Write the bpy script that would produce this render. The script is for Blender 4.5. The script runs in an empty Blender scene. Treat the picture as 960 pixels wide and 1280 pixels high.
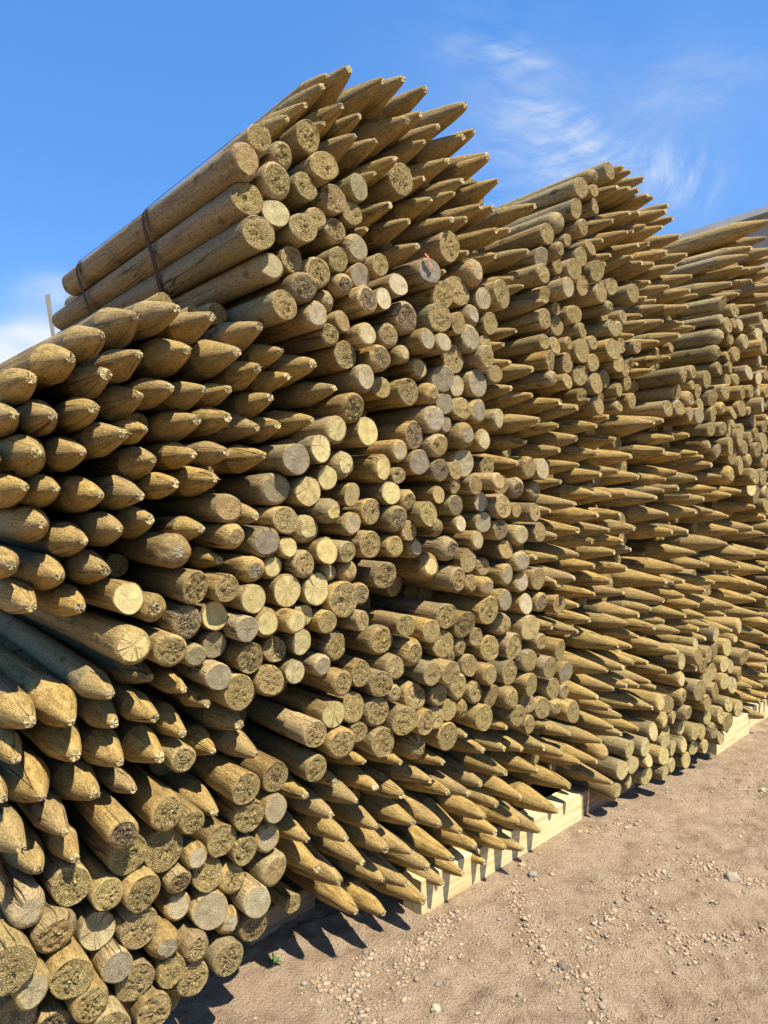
import bpy, math
import numpy as np
from mathutils import Vector, Matrix, Quaternion
R_ = math.radians
rng = np.random.default_rng(11)
S = bpy.context.scene
C = S.collection

# ------------------------------------------------------------------ survey of the post ends
# Each tile: origin and zoom of one patch of the survey; then per kind the ends as x,y,radius.
# P sharpened, G grey sawn, Y yellow sawn, R rough brown, W pale sawn, B tan, D dark, T2 grey with a red tag
TILES = """
T 0 360 4.8
P 205,525,105 410,418,120 603,280,105 855,160,120 80,757,105 345,752,110 548,728,95 612,510,105 830,425,100 825,660,110 735,875,105 870,845,75
T 200 360 4.8
P 50,130,105 290,178,95 165,355,115 600,240,95 460,365,110 595,490,85 735,375,75 915,450,100 740,555,75 65,590,90 250,615,85 415,618,70 665,665,80 215,795,95 405,770,80 580,810,90 715,828,75 900,785,85
T 0 560 4.8
P 240,40,130 490,15,105 -5,70,90 925,60,100 120,235,105 320,245,100 600,275,110 840,268,105 265,455,110 535,565,105 720,500,105 890,460,100 70,710,95 370,760,110 650,765,105 190,930,100 490,950,95
Y 785,895,85
R 900,950,80
T 200 560 4.8
P 195,35,80 410,20,75 625,50,85 340,190,95 90,222,80 250,490,75 360,688,70 565,400,75
G 822,75,85 712,248,90 645,575,85 602,740,72 105,620,95
Y 905,265,80 900,475,80 775,605,60 680,745,65 575,910,80 755,880,90 925,880,90
B 420,380,80 455,525,70 865,710,75
R 775,430,75 215,840,90 405,835,75
T 0 760 4.8
Y 800,230,105
P 905,440,95 660,520,90 440,665,120 170,705,110 690,710,85 925,645,85 470,870,110 745,920,105 950,905,105 105,890,80
T 200 760 4.8
D 160,95,90
Y 350,45,80 670,75,80 845,50,65
G 515,120,72 325,220,75 228,285,65 355,415,75
R 75,250,90 545,310,85 690,250,70 480,500,95 665,440,85 130,900,70
W 850,205,70 810,385,65
P 155,490,65 290,580,65 140,745,85 330,865,85 480,712,85 570,865,80
T 0 960 4.8
P 300,255,130 590,195,115 345,360,90 440,520,80 135,460,105 210,680,100 15,190,70 790,135,65 5,800,60
D 725,370,85
R 780,540,105 690,740,80 870,760,95 390,770,100
G 175,870,95
T 200 960 4.8
R 60,280,95 180,350,70 520,140,85 690,80,80 510,320,85 365,430,85 485,520,75 60,530,105 310,640,85 405,695,80
P 320,285,80 875,170,75 885,435,85 950,600,90
G 680,230,72 580,790,80 290,870,95 430,925,70
W 645,430,75 258,535,65 85,885,75
B 125,650,70 670,640,85 545,950,75
T 0 1120 4.8
B 370,255,110
W 600,250,95
R 840,225,100 130,370,120 490,500,105 600,610,95 830,560,100 100,740,110 700,740,95 930,650,95
G 250,510,90 665,420,85
D 360,730,85
T 200 1120 4.8
R 240,300,75 415,370,85 70,420,80 160,500,90 10,620,80
G 85,270,80
T 260 80 4.8
P 710,75,50 865,60,80 700,145,60 580,240,65 480,325,60 805,245,75 690,365,45 900,320,60 880,425,75
R 310,440,65 245,810,80 450,550,75 620,450,80 420,715,85 590,730,75 715,630,80 860,890,65
B 235,575,85 745,800,80
G 910,745,70
W 430,890,70
T 440 80 4.8
P 190,110,95 300,85,90 440,175,75 410,280,70 320,335,85 680,240,75 725,410,55 520,385,70 675,425,75 435,485,70 270,570,60 145,495,75 570,575,80 830,555,55 795,555,75 880,710,75 655,710,55 610,770,70 450,785,65 225,850,65 425,710,50 130,660,45 775,860,60 345,945,65 685,935,70 600,945,50 850,870,55
R 300,685,85
T 260 240 4.8
R 320,265,85 560,225,80 635,170,60 500,395,75 640,475,85 785,410,65 490,645,80 730,845,60
B 790,220,70 800,755,60
P 950,215,45
G 885,325,80 935,480,65 740,660,65
W 400,415,70 665,740,75
D 560,570,80 815,550,60
T 440 240 4.8
P 345,190,75 400,330,60 685,355,50 565,475,50 860,370,55 865,235,65 940,225,50 960,520,45 905,915,40
R 590,330,80 645,600,80 550,640,75 555,750,75 905,605,80 150,445,60 630,785,60 830,800,60 790,930,50
T2 470,475,80
W 280,555,65 745,490,70 790,640,60 180,640,60 545,900,55
D 110,640,75 335,760,85
G 715,750,70 460,880,65 725,880,75
B 225,860,65
T 360 400 4.8
W 480,85,65 705,195,55 470,345,75 675,785,60
B 615,90,60 790,290,60 905,755,65
D 560,225,75 775,690,75 915,895,60
R 345,210,75 560,405,60 725,430,75 890,430,60 390,520,80 665,935,45
P 280,420,75
Y 295,660,75 480,670,80 195,775,75 345,870,75 575,895,80
G 885,600,75 815,850,70
T 540 400 4.8
R 160,25,60 360,30,55 130,255,80 330,190,65 30,420,70 180,550,65 315,910,60 160,930,50
G 80,350,70 270,360,75 85,510,60 275,525,70 30,595,70 105,635,50 205,700,75 185,830,75
W 165,420,60 405,595,60 315,720,60 665,895,60
B 385,325,55 585,885,65 390,945,50
P 430,145,45 500,60,45 465,255,50 480,410,60 600,290,60 720,300,50 835,400,55 765,490,65 590,455,50 875,535,60 950,485,50 755,625,60 640,600,60 565,725,55 765,790,65 870,715,65 520,850,60 875,875,60
T 360 580 4.8
Y 230,90,65 385,185,65 620,170,65 250,290,70 225,510,75 880,610,75 175,790,85 75,890,60
R 500,285,70 725,240,60 725,400,55 840,295,70 360,530,60 490,475,75 645,495,60 585,670,75 345,815,95 215,930,65
D 675,310,70 430,780,60
B 910,385,50 905,185,50 375,650,60
W 395,370,65 770,500,60 240,660,50
T 540 580 4.8
R 155,100,50 400,110,55 650,410,55 220,575,65 155,685,70 235,715,55 635,690,65 765,840,55 345,875,75
B 260,100,55 430,240,70 505,275,45 620,290,55 450,505,55 310,625,55
D 520,145,60 145,250,55 415,385,60 115,525,70 660,830,55
G 625,160,60 545,585,60 455,665,65 340,740,55 440,820,60
W 290,210,55 175,360,50 310,350,55 535,435,60 275,465,55 545,710,60 565,840,60
P 710,275,40 775,115,45 855,235,65 880,395,65 745,430,45 870,545,60 745,570,45 620,560,40 845,690,60 745,700,40 875,850,55 945,940,50
T 360 740 4.8
R 450,175,55 580,300,80 695,220,60 885,245,65 945,160,70 290,330,80 440,490,75 330,550,70 570,560,70 645,610,50 640,440,65 790,400,75 890,475,65 920,325,75 785,640,70 915,600,65 855,755,70 950,430,55 390,695,80 545,715,85 695,785,80 170,850,75 335,905,85 415,850,60 580,890,80 790,905,75 945,720,60
Y 270,745,75
G 215,440,60
T 540 740 4.8
R 430,195,65 100,175,65 200,200,75 70,330,65 180,340,55 250,290,50 350,340,70 500,330,75 590,415,65 660,300,50 770,355,60 710,455,65 30,465,65 120,455,65 240,450,60 335,495,60 465,500,70 50,600,70 165,575,75 265,605,60 375,630,65 480,635,65 600,570,65 730,590,60 795,600,45 590,665,60 665,695,60 740,690,45 850,720,65 100,715,60 195,705,55 15,740,60 310,755,70 500,760,65 590,795,55 100,860,75
Y 585,230,70
G 805,475,60
P 455,785,50 685,815,45 825,855,45 205,865,45 720,215,55 875,235,55
T 540 920 4.8
P 300,90,55 435,85,60 550,70,65 660,75,60 790,115,70 890,165,65 60,170,55 300,260,80 435,220,75 640,215,75 825,290,70 95,350,75 215,355,60 405,400,75 525,365,75 755,440,75 320,480,75 515,540,85 640,570,75 170,555,80 385,590,75 540,665,65 260,655,75 435,670,60 120,745,75 320,750,70 185,820,65 60,890,60
T 360 920 4.8
R 170,200,75
P 445,180,65 680,155,60 290,285,60 525,310,70 690,360,75 915,180,60 840,275,65 955,350,75 400,395,85 130,360,70 250,480,75 540,545,85 755,555,85 885,530,75 115,610,80 350,610,85 605,695,85 740,670,65 455,740,80 195,790,95 840,785,75 565,870,80 310,890,90 715,910,85 440,1040,85 565,1035,70 800,985,80
T 620 190 6
R 855,140,65 745,190,55 650,270,75 735,385,60 600,430,70 395,630,75 660,565,60 540,660,45 490,740,60 650,790,75 710,720,60 460,845,65 575,870,75 360,910,70 755,890,75
B 740,290,45
G 490,510,75 350,790,75
P 285,395,70 90,585,65 240,750,65 875,515,50 800,660,50 855,775,45 820,835,45 130,940,50 915,270,60
T 740 190 6
P 230,120,55 295,145,60 380,185,65 280,275,60 345,285,55 420,330,45 465,365,70 565,410,45 540,435,65 600,500,55 525,560,60 660,630,65 280,455,60 350,470,60 390,550,60 315,590,60 260,605,60 355,700,60 420,690,50 560,745,65 525,740,55 300,795,55 375,825,55 465,845,65 710,775,60 740,935,60 625,855,50
T 620 340 6
R 55,160,75 450,100,65 655,100,70 800,170,75 870,110,60 375,175,65 445,250,50 375,350,75 450,400,70 595,340,65 645,430,55 365,525,55 450,550,65 545,535,50 415,670,70 535,680,75 655,590,85 730,530,50 720,680,65 640,765,75 440,790,55 545,810,55 805,330,60 890,415,65 885,580,75 950,550,55 870,255,50 945,310,55 755,835,75 820,810,65 630,900,50 890,890,65 805,930,50 930,700,65
W 550,140,70
P 200,105,45 370,220,60 150,435,55 60,540,50 105,680,60
T 770 340 9.6
R 220,270,110 100,540,90 30,640,90 255,890,80 50,880,95
P 400,120,80 885,50,90 620,175,70 885,210,90 470,350,55 340,305,60 580,410,70 300,520,60 870,440,70 795,550,90 560,600,85 350,605,70 935,665,80 760,765,95 500,830,75 205,765,60
T 860 260 9.6
P 1000,180,110 935,360,95 760,480,80 720,610,75 640,690,105 735,730,60 930,710,60 630,880,45 515,910,90 765,880,60 1010,590,80 1010,760,90 1000,930,80 1050,470,90
T 860 350 9.6
P 630,115,45 605,175,80 1030,170,110 785,315,60 110,190,50
R 415,280,80 570,370,90 500,540,90 560,530,60 780,530,80 520,720,95 370,880,95 580,870,90 910,800,90 480,940,60
W 410,470,60 620,540,80 855,660,85 810,830,60 950,550,80 860,960,50
B 885,470,60
Y 405,670,100
G 690,740,95
T 770 430 9.6
P 640,165,65 430,320,60 250,235,40
R 95,290,80 180,240,70 140,470,85 30,570,75 200,690,95 40,770,80 830,410,100 930,340,80 740,570,100 890,650,100 640,800,95 750,770,95 920,490,60
G 910,850,90
T 860 440 9.6
R 380,190,80 230,330,100 120,470,80 300,560,90 465,310,85 525,220,65 575,340,70 460,480,95 580,480,95 660,460,85 760,470,75 660,680,95 420,680,75 545,730,75 310,750,95 150,640,80 530,860,70 780,830,80 290,910,80 420,920,80 940,270,60 640,950,70 820,950,60 920,910,70
W 735,245,90 850,310,75 870,150,60 850,470,80 900,650,90 730,690,50 950,790,40
G 130,760,95
T 660 480 6
R 525,155,70 580,110,65 660,180,75
P 600,245,60 505,305,65 655,425,70 960,300,95 510,520,70 775,545,75 540,675,65 675,660,60 820,690,75 615,835,75 485,820,70 735,825,55 955,850,70
T 800 520 6
P 175,70,75 235,135,60 365,140,45 190,240,60 195,310,70 300,295,50 430,280,60 460,300,45 535,365,60 275,400,65 420,460,65 195,470,65 280,525,50 170,560,45 115,605,55 605,450,55 570,550,65 675,590,60 755,565,50 475,640,70 380,600,50 855,685,65 920,730,60 660,740,70 550,710,55 415,730,80 200,745,75 235,855,70 355,855,60 730,865,75 845,845,75 925,885,65
W 595,255,70 530,220,60
R 540,100,60 610,110,65 655,120,60 680,215,65 785,255,65 755,150,65 690,290,70 755,345,70 690,440,65 805,425,55 870,460,60 930,460,60 830,320,50 880,265,55 830,190,55 935,200,70 935,350,70 880,620,65 950,550,60 690,65,60 845,60,60 880,130,60 950,650,50
Y 835,520,65
T 660 620 6
P 515,145,65 690,145,60 600,260,75 790,245,75 485,350,70 645,430,75 775,400,60 705,340,60 490,530,65 625,635,60 740,545,65 495,725,70 715,740,65 825,895,75 920,850,55
T 800 660 6
P 650,130,80 410,195,80 860,190,75 505,270,60 325,310,70 925,335,100 745,290,70 555,405,50 190,400,75 250,410,50 490,470,60 325,400,50 325,500,65 175,540,75 435,590,70 570,575,65 700,600,65 860,540,65 805,405,60 930,425,60 915,660,60 345,650,60 475,665,55 630,655,55 85,610,50 180,710,50 440,755,60 525,735,45 690,755,60 290,780,60 480,855,60 895,890,65 930,800,70 105,745,70 285,950,75 135,880,60 400,925,55 960,520,60 985,720,60 1000,830,60 1000,200,70
Y 745,750,60 715,830,40 570,800,55 660,880,65 415,890,40
R 560,920,65
T 660 760 6
P 740,125,75 825,205,60 680,275,85 765,290,60 600,475,90 725,455,75 795,410,60 890,415,55 645,610,75 740,575,60 825,580,70 915,560,55 950,590,50 520,660,70 610,750,60 780,735,75 935,740,75 635,875,80 825,915,60 690,830,55 960,270,75 940,150,60 700,950,65
T 800 780 6
P 280,240,70 205,330,70 50,295,60 430,315,60 250,435,65 120,470,60 100,620,60 75,435,50 900,590,70 930,680,65 835,470,55 915,465,60 940,545,50 960,265,60 975,405,60
Y 305,305,60 320,430,60 505,420,70 635,305,60 680,320,50 635,435,60 695,460,60 155,595,65 195,710,60 255,685,45 510,690,60 600,700,60 665,605,55 740,635,60 310,770,65 410,830,65 465,815,55 610,850,50 95,820,65 205,800,50 190,885,60 335,900,60 490,920,50 400,930,55 250,930,60 50,930,65
R 450,240,60 510,240,60 475,290,55 785,250,60 550,360,60 750,380,55 460,530,75 570,500,60 505,570,60 320,570,65 220,590,65 360,670,55 660,740,65 560,790,60
T 700 880 6
P 470,245,70 305,285,65 580,195,65 260,440,65 385,585,75
Y 435,660,75 470,500,70 520,585,60 550,460,65 345,370,60 525,345,65 655,335,60 665,410,55 700,230,65 650,540,70 790,520,55 845,465,60 785,385,60 775,265,65 850,330,60 915,300,65 950,420,60 805,210,45
"""
SKY_STR, SKY_SAT, SKY_VAL, SKY_HUE, EXPO = .115, 1.25, 1.1, .5, .98
CLOUD_COL = (3.9, 4.15, 4.4)
SKY_BLUE = (.48, 1.50, 4.0)
# picture position of each cloud's middle in the survey photo, its size, slant, density, s = streaky / p = puffy
CLOUDS = [(760, 165, 190, 95, -.3, .10, 'p'), (712, 182, 105, 46, -.35, .75, 's'), (640, 70, 70, 30, -.3, .55, 's'), (842, 222, 28, 50, 1.2, .9, 's'), (790, 190, 80, 34, .5, .45, 's'), (885, 110, 70, 36, -.3, .3, 's'),
          (10, 440, 62, 32, .1, 1.5, 'p'), (72, 362, 36, 16, .2, .6, 'p'), (640, 230, 110, 45, .2, .35, 's')]
# ------------------------------------------------------------------ camera
F, CX, CY, HORI, CAMH = 890.0, 480.0, 640.0, 625.0, 1.6
PITCH = math.atan((CY - HORI) / F)
cam_d = bpy.data.cameras.new('camera'); cam = bpy.data.objects.new('camera', cam_d); C.objects.link(cam)
cam.location = (0, 0, CAMH); cam.rotation_euler = (math.pi/2 - PITCH, 0, 0)
cam_d.sensor_fit = 'HORIZONTAL'; cam_d.sensor_width = 36; cam_d.lens = F/960*36
cam_d.clip_start = 0.05; cam_d.clip_end = 3000
S.camera = cam
CAM = np.array([0, 0, CAMH])
def rays(px, py):
    dx, dz = (np.asarray(px, float)-CX)/F, (CY-np.asarray(py, float))/F
    c, s = math.cos(PITCH), math.sin(PITCH)
    return np.stack([dx, c + dz*s, -s + dz*c], -1)
def ground_pt(px, py, z=0.0):
    r = rays(px, py); t = (z-CAMH)/r[2]
    return CAM + r*t

# ------------------------------------------------------------------ the stack: its directions in the yard
AX = np.array([-0.646, 0.763, 0.0]); AX /= np.linalg.norm(AX)      # along a post, away from the viewer
UU = np.array([AX[1], -AX[0], 0.0])                               # along the stack face
NF = np.array([0.672, -0.740, 0.0]); NF /= np.linalg.norm(NF)           # outward from the stack face
P0 = ground_pt(530, 1143)
FACE_OFF = 0.08

# ------------------------------------------------------------------ materials
def new_mat(name):
    m = bpy.data.materials.new(name); m.use_nodes = True
    nt = m.node_tree; nt.nodes.clear()
    out = nt.nodes.new('ShaderNodeOutputMaterial'); b = nt.nodes.new('ShaderNodeBsdfPrincipled')
    nt.links.new(b.outputs[0], out.inputs[0])
    b.inputs['Specular IOR Level'].default_value = 0.25
    return m, nt, b
DET = 2.5
class N:
    def __init__(self, nt): self.nt = nt
    def add(self, t, **kw):
        n = self.nt.nodes.new(t)
        for k, v in kw.items(): setattr(n, k, v)
        return n
    def l(self, a, b): self.nt.links.new(a, b)
    def val(self, sock, v):
        if hasattr(v, 'default_value') or hasattr(v, 'is_linked'): self.l(v, sock)
        else: sock.default_value = v
    def math(self, op, a, b=0.0, c=None, clamp=False):
        n = self.add('ShaderNodeMath', operation=op, use_clamp=clamp)
        self.val(n.inputs[0], a); self.val(n.inputs[1], b)
        if c is not None: self.val(n.inputs[2], c)
        return n.outputs[0]
    def vmul(self, v, s):
        n = self.add('ShaderNodeVectorMath', operation='MULTIPLY'); self.l(v, n.inputs[0]); n.inputs[1].default_value = s
        return n.outputs[0]
    def vadd(self, v, w):
        n = self.add('ShaderNodeVectorMath', operation='ADD'); self.l(v, n.inputs[0]); self.val(n.inputs[1], w); return n.outputs[0]
    def along(self, lp, sx, sz):
        # direction round the post's axis plus a slow drift along it
        n = self.add('ShaderNodeVectorMath', operation='NORMALIZE'); self.l(self.vmul(lp, (1, 1, 0)), n.inputs[0])
        return self.vaddv(self.vmul(n.outputs[0], (sx, sx, 0)), self.vmul(lp, (0, 0, sz)))
    def vaddv(self, a, b):
        n = self.add('ShaderNodeVectorMath', operation='ADD'); self.l(a, n.inputs[0]); self.l(b, n.inputs[1]); return n.outputs[0]
    def noise(self, v, w, scale, detail=4, rough=0.55, det_cap=True):
        n = self.add('ShaderNodeTexNoise', noise_dimensions='3D')
        o = self.add('ShaderNodeVectorMath', operation='ADD')      # each post or thing gets its own stretch of the pattern
        self.l(v, o.inputs[0]); self.val(o.inputs[1], w if not isinstance(w, (int, float)) else (w, w, w)); self.l(o.outputs[0], n.inputs['Vector'])
        detail = min(detail, DET) if det_cap else detail
        n.inputs['Scale'].default_value = scale; n.inputs['Detail'].default_value = detail; n.inputs['Roughness'].default_value = rough
        return n.outputs['Fac']
    def ramp(self, f, stops, interp='LINEAR'):
        n = self.add('ShaderNodeValToRGB'); self.l(f, n.inputs[0]); n.color_ramp.interpolation = interp
        el = n.color_ramp.elements
        while len(el) < len(stops): el.new(0.5)
        for e, (p, c) in zip(el, stops):
            e.position = p; e.color = (c, c, c, 1) if isinstance(c, (int, float)) else (*c, 1)
        return n.outputs[0]
    def mix(self, f, a, b, mode='MIX'):
        n = self.add('ShaderNodeMix', data_type='RGBA', blend_type=mode)
        self.val(n.inputs[0], f)
        for s, v in ((n.inputs[6], a), (n.inputs[7], b)):
            if isinstance(v, tuple): s.default_value = (*v, 1)
            else: self.l(v, s)
        return n.outputs[2]
    def bump(self, h, strength, dist, normal=None):
        n = self.add('ShaderNodeBump'); self.l(h, n.inputs['Height'])
        n.inputs['Strength'].default_value = strength; n.inputs['Distance'].default_value = dist
        if normal is not None: self.l(normal, n.inputs['Normal'])
        return n.outputs[0]

def post_inputs(k):
    lp = k.add('ShaderNodeAttribute', attribute_name='lp').outputs['Vector']
    an = k.add('ShaderNodeAttribute', attribute_name='rnd')
    sp = k.add('ShaderNodeSeparateColor'); k.l(an.outputs['Color'], sp.inputs[0])
    return lp, sp.outputs[0], sp.outputs[1], sp.outputs[2], an.outputs['Alpha']

def mat_shaft():
    m, nt, b = new_mat('treated_pine_shaft'); k = N(nt)
    lp, r0, r1, r2, r3 = post_inputs(k)
    w = k.math('MULTIPLY', r0, 60.0); w2 = k.math('ADD', w, 9.0)
    grain = k.noise(k.vmul(lp, (60, 60, 3.0)), w, 1.0, 5, .6)
    patch = k.noise(k.vmul(lp, (9, 9, 4.0)), w2, 1.0, 4, .6)
    fine = k.noise(k.vmul(lp, (260, 260, 60.0)), w, 1.0, 3, .7)
    c = k.ramp(grain, [(.22, (.085, .052, .015)), (.5, (.285, .190, .062)), (.78, (.51, .36, .135))])
    c = k.mix(k.ramp(patch, [(.38, 0.0), (.68, .75)]), c, (.37, .245, .076), 'MIX')
    # grey weathering and a green tinge of the treatment, post by post
    grey = k.ramp(r1, [(.35, 0.0), (.95, .62)])
    c = k.mix(grey, c, k.mix(1.0, c, (.92, .93, .86), 'MULTIPLY'))
    c = k.mix(k.math('MULTIPLY', grey, .75), c, (.32, .265, .175))
    tone = k.math('MULTIPLY_ADD', k.math('FRACT', k.math('MULTIPLY', r0, 17.0)), .62, .64)
    tn = k.add('ShaderNodeCombineColor'); [k.l(tone, tn.inputs[q]) for q in range(3)]
    c = k.mix(1.0, c, tn.outputs[0], 'MULTIPLY')
    c = k.mix(k.ramp(r2, [(.60, 0.0), (.97, .42)]), c, (.24, .225, .11))
    c = k.mix(k.ramp(patch, [(.25, .6), (.42, 0.0)]), c, (.10, .066, .03))
    # whorls of knots
    vo = k.add('ShaderNodeTexVoronoi', voronoi_dimensions='3D'); k.l(k.vadd(k.vmul(lp, (13, 13, 8)), w), vo.inputs['Vector'])
    vo.inputs['Scale'].default_value = 1.0
    knot = k.ramp(vo.outputs['Distance'], [(.10, 1.0), (.20, 0.0)])
    c = k.mix(k.math('MULTIPLY', knot, .7), c, (.085, .05, .022))
    # rings of bark left across the post
    band = k.noise(k.vmul(lp, (7, 7, 70.0)), w2, 1.0, 2, .5)
    c = k.mix(k.ramp(band, [(.66, 0.0), (.72, .4)]), c, (.13, .09, .045))
    # drying checks along the post
    ck = k.noise(k.along(lp, 1.5, 1.1), w2, 1.0, 2, .4)
    ck = k.ramp(k.math('ABSOLUTE', k.math('SUBTRACT', ck, .5)), [(.0, 1.0), (.012, 0.0)])
    gate = k.ramp(k.noise(k.vmul(lp, (5, 5, 1.6)), w, 1.0, 1, .5), [(.5, 0.0), (.6, 1.0)])
    ck = k.math('MULTIPLY', ck, gate)
    c = k.mix(k.math('MULTIPLY', ck, .9), c, (.03, .019, .009))
    c = k.mix(k.ramp(fine, [(.35, .75), (.52, 0.0)]), c, (.075, .044, .015))
    k.l(c, b.inputs['Base Color']); b.inputs['Roughness'].default_value = .78
    h = k.math('ADD', k.math('MULTIPLY', grain, .5), k.math('MULTIPLY', fine, .35))
    h = k.math('SUBTRACT', h, k.math('MULTIPLY', ck, 1.2))
    h = k.math('ADD', h, k.math('MULTIPLY', knot, .3))
    k.l(k.bump(h, .95, .006), b.inputs['Normal'])
    return m

def mat_point():
    m, nt, b = new_mat('milled_point'); k = N(nt)
    lp, r0, r1, r2, r3 = post_inputs(k)
    w = k.math('MULTIPLY', r0, 60.0)
    fuzz = k.noise(k.vmul(lp, (330, 330, 62)), w, 1.0, 4, .75)
    streak = k.noise(k.vmul(lp, (70, 70, 9)), w, 1.0, 4, .6)
    patch = k.noise(k.vmul(lp, (14, 14, 10)), k.math('ADD', w, 5.0), 1.0, 3, .5)
    c = k.ramp(streak, [(.26, (.135, .085, .022)), (.5, (.350, .234, .070)), (.76, (.54, .38, .130))])
    c = k.mix(k.ramp(patch, [(.42, 0.0), (.7, .7)]), c, (.385, .246, .072))
    c = k.mix(k.ramp(r2, [(.6, 0.0), (.95, .35)]), c, (.27, .215, .09))
    c = k.mix(k.ramp(r1, [(.4, 0.0), (1.0, .5)]), c, (.25, .19, .105))
    c = k.mix(k.ramp(fuzz, [(.33, .65), (.52, 0.0)]), c, (.085, .050, .014))
    c = k.mix(k.ramp(fuzz, [(.55, 0.0), (.7, .6)]), c, (.56, .39, .14))
    ck = k.noise(k.along(lp, 1.0, 1.4), k.math('ADD', w, 2.0), 1.0, 1, .3)
    ck = k.ramp(k.math('ABSOLUTE', k.math('SUBTRACT', ck, .5)), [(.0, 1.0), (.009, 0.0)])
    ck = k.math('MULTIPLY', ck, k.ramp(r0, [(.5, 0.0), (.6, 1.0)]))
    c = k.mix(k.math('MULTIPLY', ck, .85), c, (.035, .02, .009))
    k.l(c, b.inputs['Base Color']); b.inputs['Roughness'].default_value = .85
    h = k.math('ADD', k.math('MULTIPLY', fuzz, .7), k.math('MULTIPLY', streak, .5))
    h = k.math('SUBTRACT', h, ck)
    k.l(k.bump(h, 1.0, .006), b.inputs['Normal'])
    return m

def mat_end():
    m, nt, b = new_mat('cut_end_grain'); k = N(nt)
    lp, r0, r1, r2, r3 = post_inputs(k)
    ec = k.add('ShaderNodeAttribute', attribute_name='ecol').outputs['Color']
    w = k.math('MULTIPLY', r0, 60.0)
    flat = k.vmul(lp, (1, 1, 0.25))
    # year rings round an off-centre pith
    off = k.add('ShaderNodeVectorMath', operation='ADD'); k.l(k.vmul(lp, (1, 1, 0)), off.inputs[0])
    cb = k.add('ShaderNodeCombineXYZ'); k.l(k.math('MULTIPLY', k.math('SUBTRACT', r1, .5), .022), cb.inputs[0]); k.l(k.math('MULTIPLY', k.math('SUBTRACT', r2, .5), .022), cb.inputs[1])
    k.l(cb.outputs[0], off.inputs[1])
    ln = k.add('ShaderNodeVectorMath', operation='LENGTH'); k.l(off.outputs[0], ln.inputs[0])
    wob = k.noise(k.vmul(lp, (30, 30, 0)), w, 1.0, 2, .5)
    rr = k.math('ADD', k.math('MULTIPLY', ln.outputs['Value'], 950.0), k.math('MULTIPLY', wob, 7.0))
    rings = k.math('MULTIPLY_ADD', k.math('SINE', rr), .5, .5)
    blot = k.noise(flat, w, 42.0, 4, .65)
    grit = k.noise(flat, w, 330.0, 3, .75)
    pit = k.noise(flat, k.math('ADD', w, 4.0), 330.0, 3, .7)
    c = k.mix(k.math('MULTIPLY', rings, .22), ec, (.20, .135, .055))
    c = k.mix(k.ramp(blot, [(.34, .55), (.60, 0.0)]), c, k.mix(1.0, c, (.55, .47, .36), 'MULTIPLY'))
    c = k.mix(k.ramp(blot, [(.55, 0.0), (.75, .5)]), c, k.mix(1.0, c, (1.25, 1.25, 1.2), 'MULTIPLY'))
    c = k.mix(k.ramp(grit, [(.3, .5), (.5, 0.0)]), c, k.mix(1.0, c, (.45, .38, .28), 'MULTIPLY'))
    # radial checks
    nz = k.add('ShaderNodeVectorMath', operation='NORMALIZE'); k.l(off.outputs[0], nz.inputs[0])
    rad = k.noise(k.vmul(nz.outputs[0], (2.1, 2.1, 0)), w, 1.0, 1, .3)
    ck = k.ramp(k.math('ABSOLUTE', k.math('SUBTRACT', rad, .5)), [(.0, 1.0), (.012, 0.0)])
    ck = k.math('MULTIPLY', ck, k.ramp(r2, [(.62, 0.0), (.72, 1.0)]))
    ck = k.math('MULTIPLY', ck, k.math('SUBTRACT', 1.0, r3))
    c = k.mix(k.math('MULTIPLY', ck, .85), c, (.035, .024, .012))
    # torn fibres with deep pits on the rough ones
    pitm = k.math('MULTIPLY', k.ramp(pit, [(.38, 1.0), (.54, 0.0)]), r3)
    c = k.mix(k.math('MULTIPLY', pitm, .85), c, (.055, .033, .010))
    c = k.mix(k.math('MULTIPLY', k.ramp(pit, [(.54, 0.0), (.66, .85)]), r3), c, (.70, .58, .30))
    k.l(c, b.inputs['Base Color']); b.inputs['Roughness'].default_value = .85
    h = k.math('ADD', k.math('MULTIPLY', grit, .25), k.math('MULTIPLY', rings, .08))
    h = k.math('ADD', h, k.math('MULTIPLY', k.math('MULTIPLY', pit, r3), 2.6))
    h = k.math('SUBTRACT', h, k.math('MULTIPLY', ck, .8))
    k.l(k.bump(h, .9, .005), b.inputs['Normal'])
    return m

M_SHAFT, M_POINT, M_END = mat_shaft(), mat_point(), mat_end()

def plain_wood(name, dark, mid, light, scale=(3, 45, 45), rough=.75, bump=.35):
    m, nt, b = new_mat(name); k = N(nt)
    tc = k.add('ShaderNodeTexCoord').outputs['Object']
    oi = k.add('ShaderNodeObjectInfo').outputs['Random']
    w = k.math('MULTIPLY', oi, 40.0)
    g = k.noise(k.vmul(tc, scale), w, 1.0, 5, .6)
    f = k.noise(k.vmul(tc, tuple(s*6 for s in scale)), w, 1.0, 3, .6)
    p = k.noise(tc, w, 7.0, 3, .5)
    c = k.ramp(g, [(.28, dark), (.5, mid), (.75, light)])
    c = k.mix(k.ramp(p, [(.55, 0.0), (.8, .5)]), c, dark)
    c = k.mix(k.ramp(f, [(.3, .35), (.5, 0.0)]), c, dark)
    k.l(c, b.inputs['Base Color']); b.inputs['Roughness'].default_value = rough
    k.l(k.bump(k.math('ADD', g, k.math('MULTIPLY', f, .5)), bump, .003), b.inputs['Normal'])
    return m
M_PALE = plain_wood('fresh_sawn_pine', (.44, .33, .15), (.62, .49, .25), (.70, .58, .33))
M_BROWN = plain_wood('old_sawn_pine', (.15, .095, .05), (.27, .18, .10), (.36, .25, .15))
M_STAKE = plain_wood('weathered_lath', (.13, .115, .09), (.25, .225, .185), (.34, .31, .26), scale=(40, 40, 3))

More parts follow.
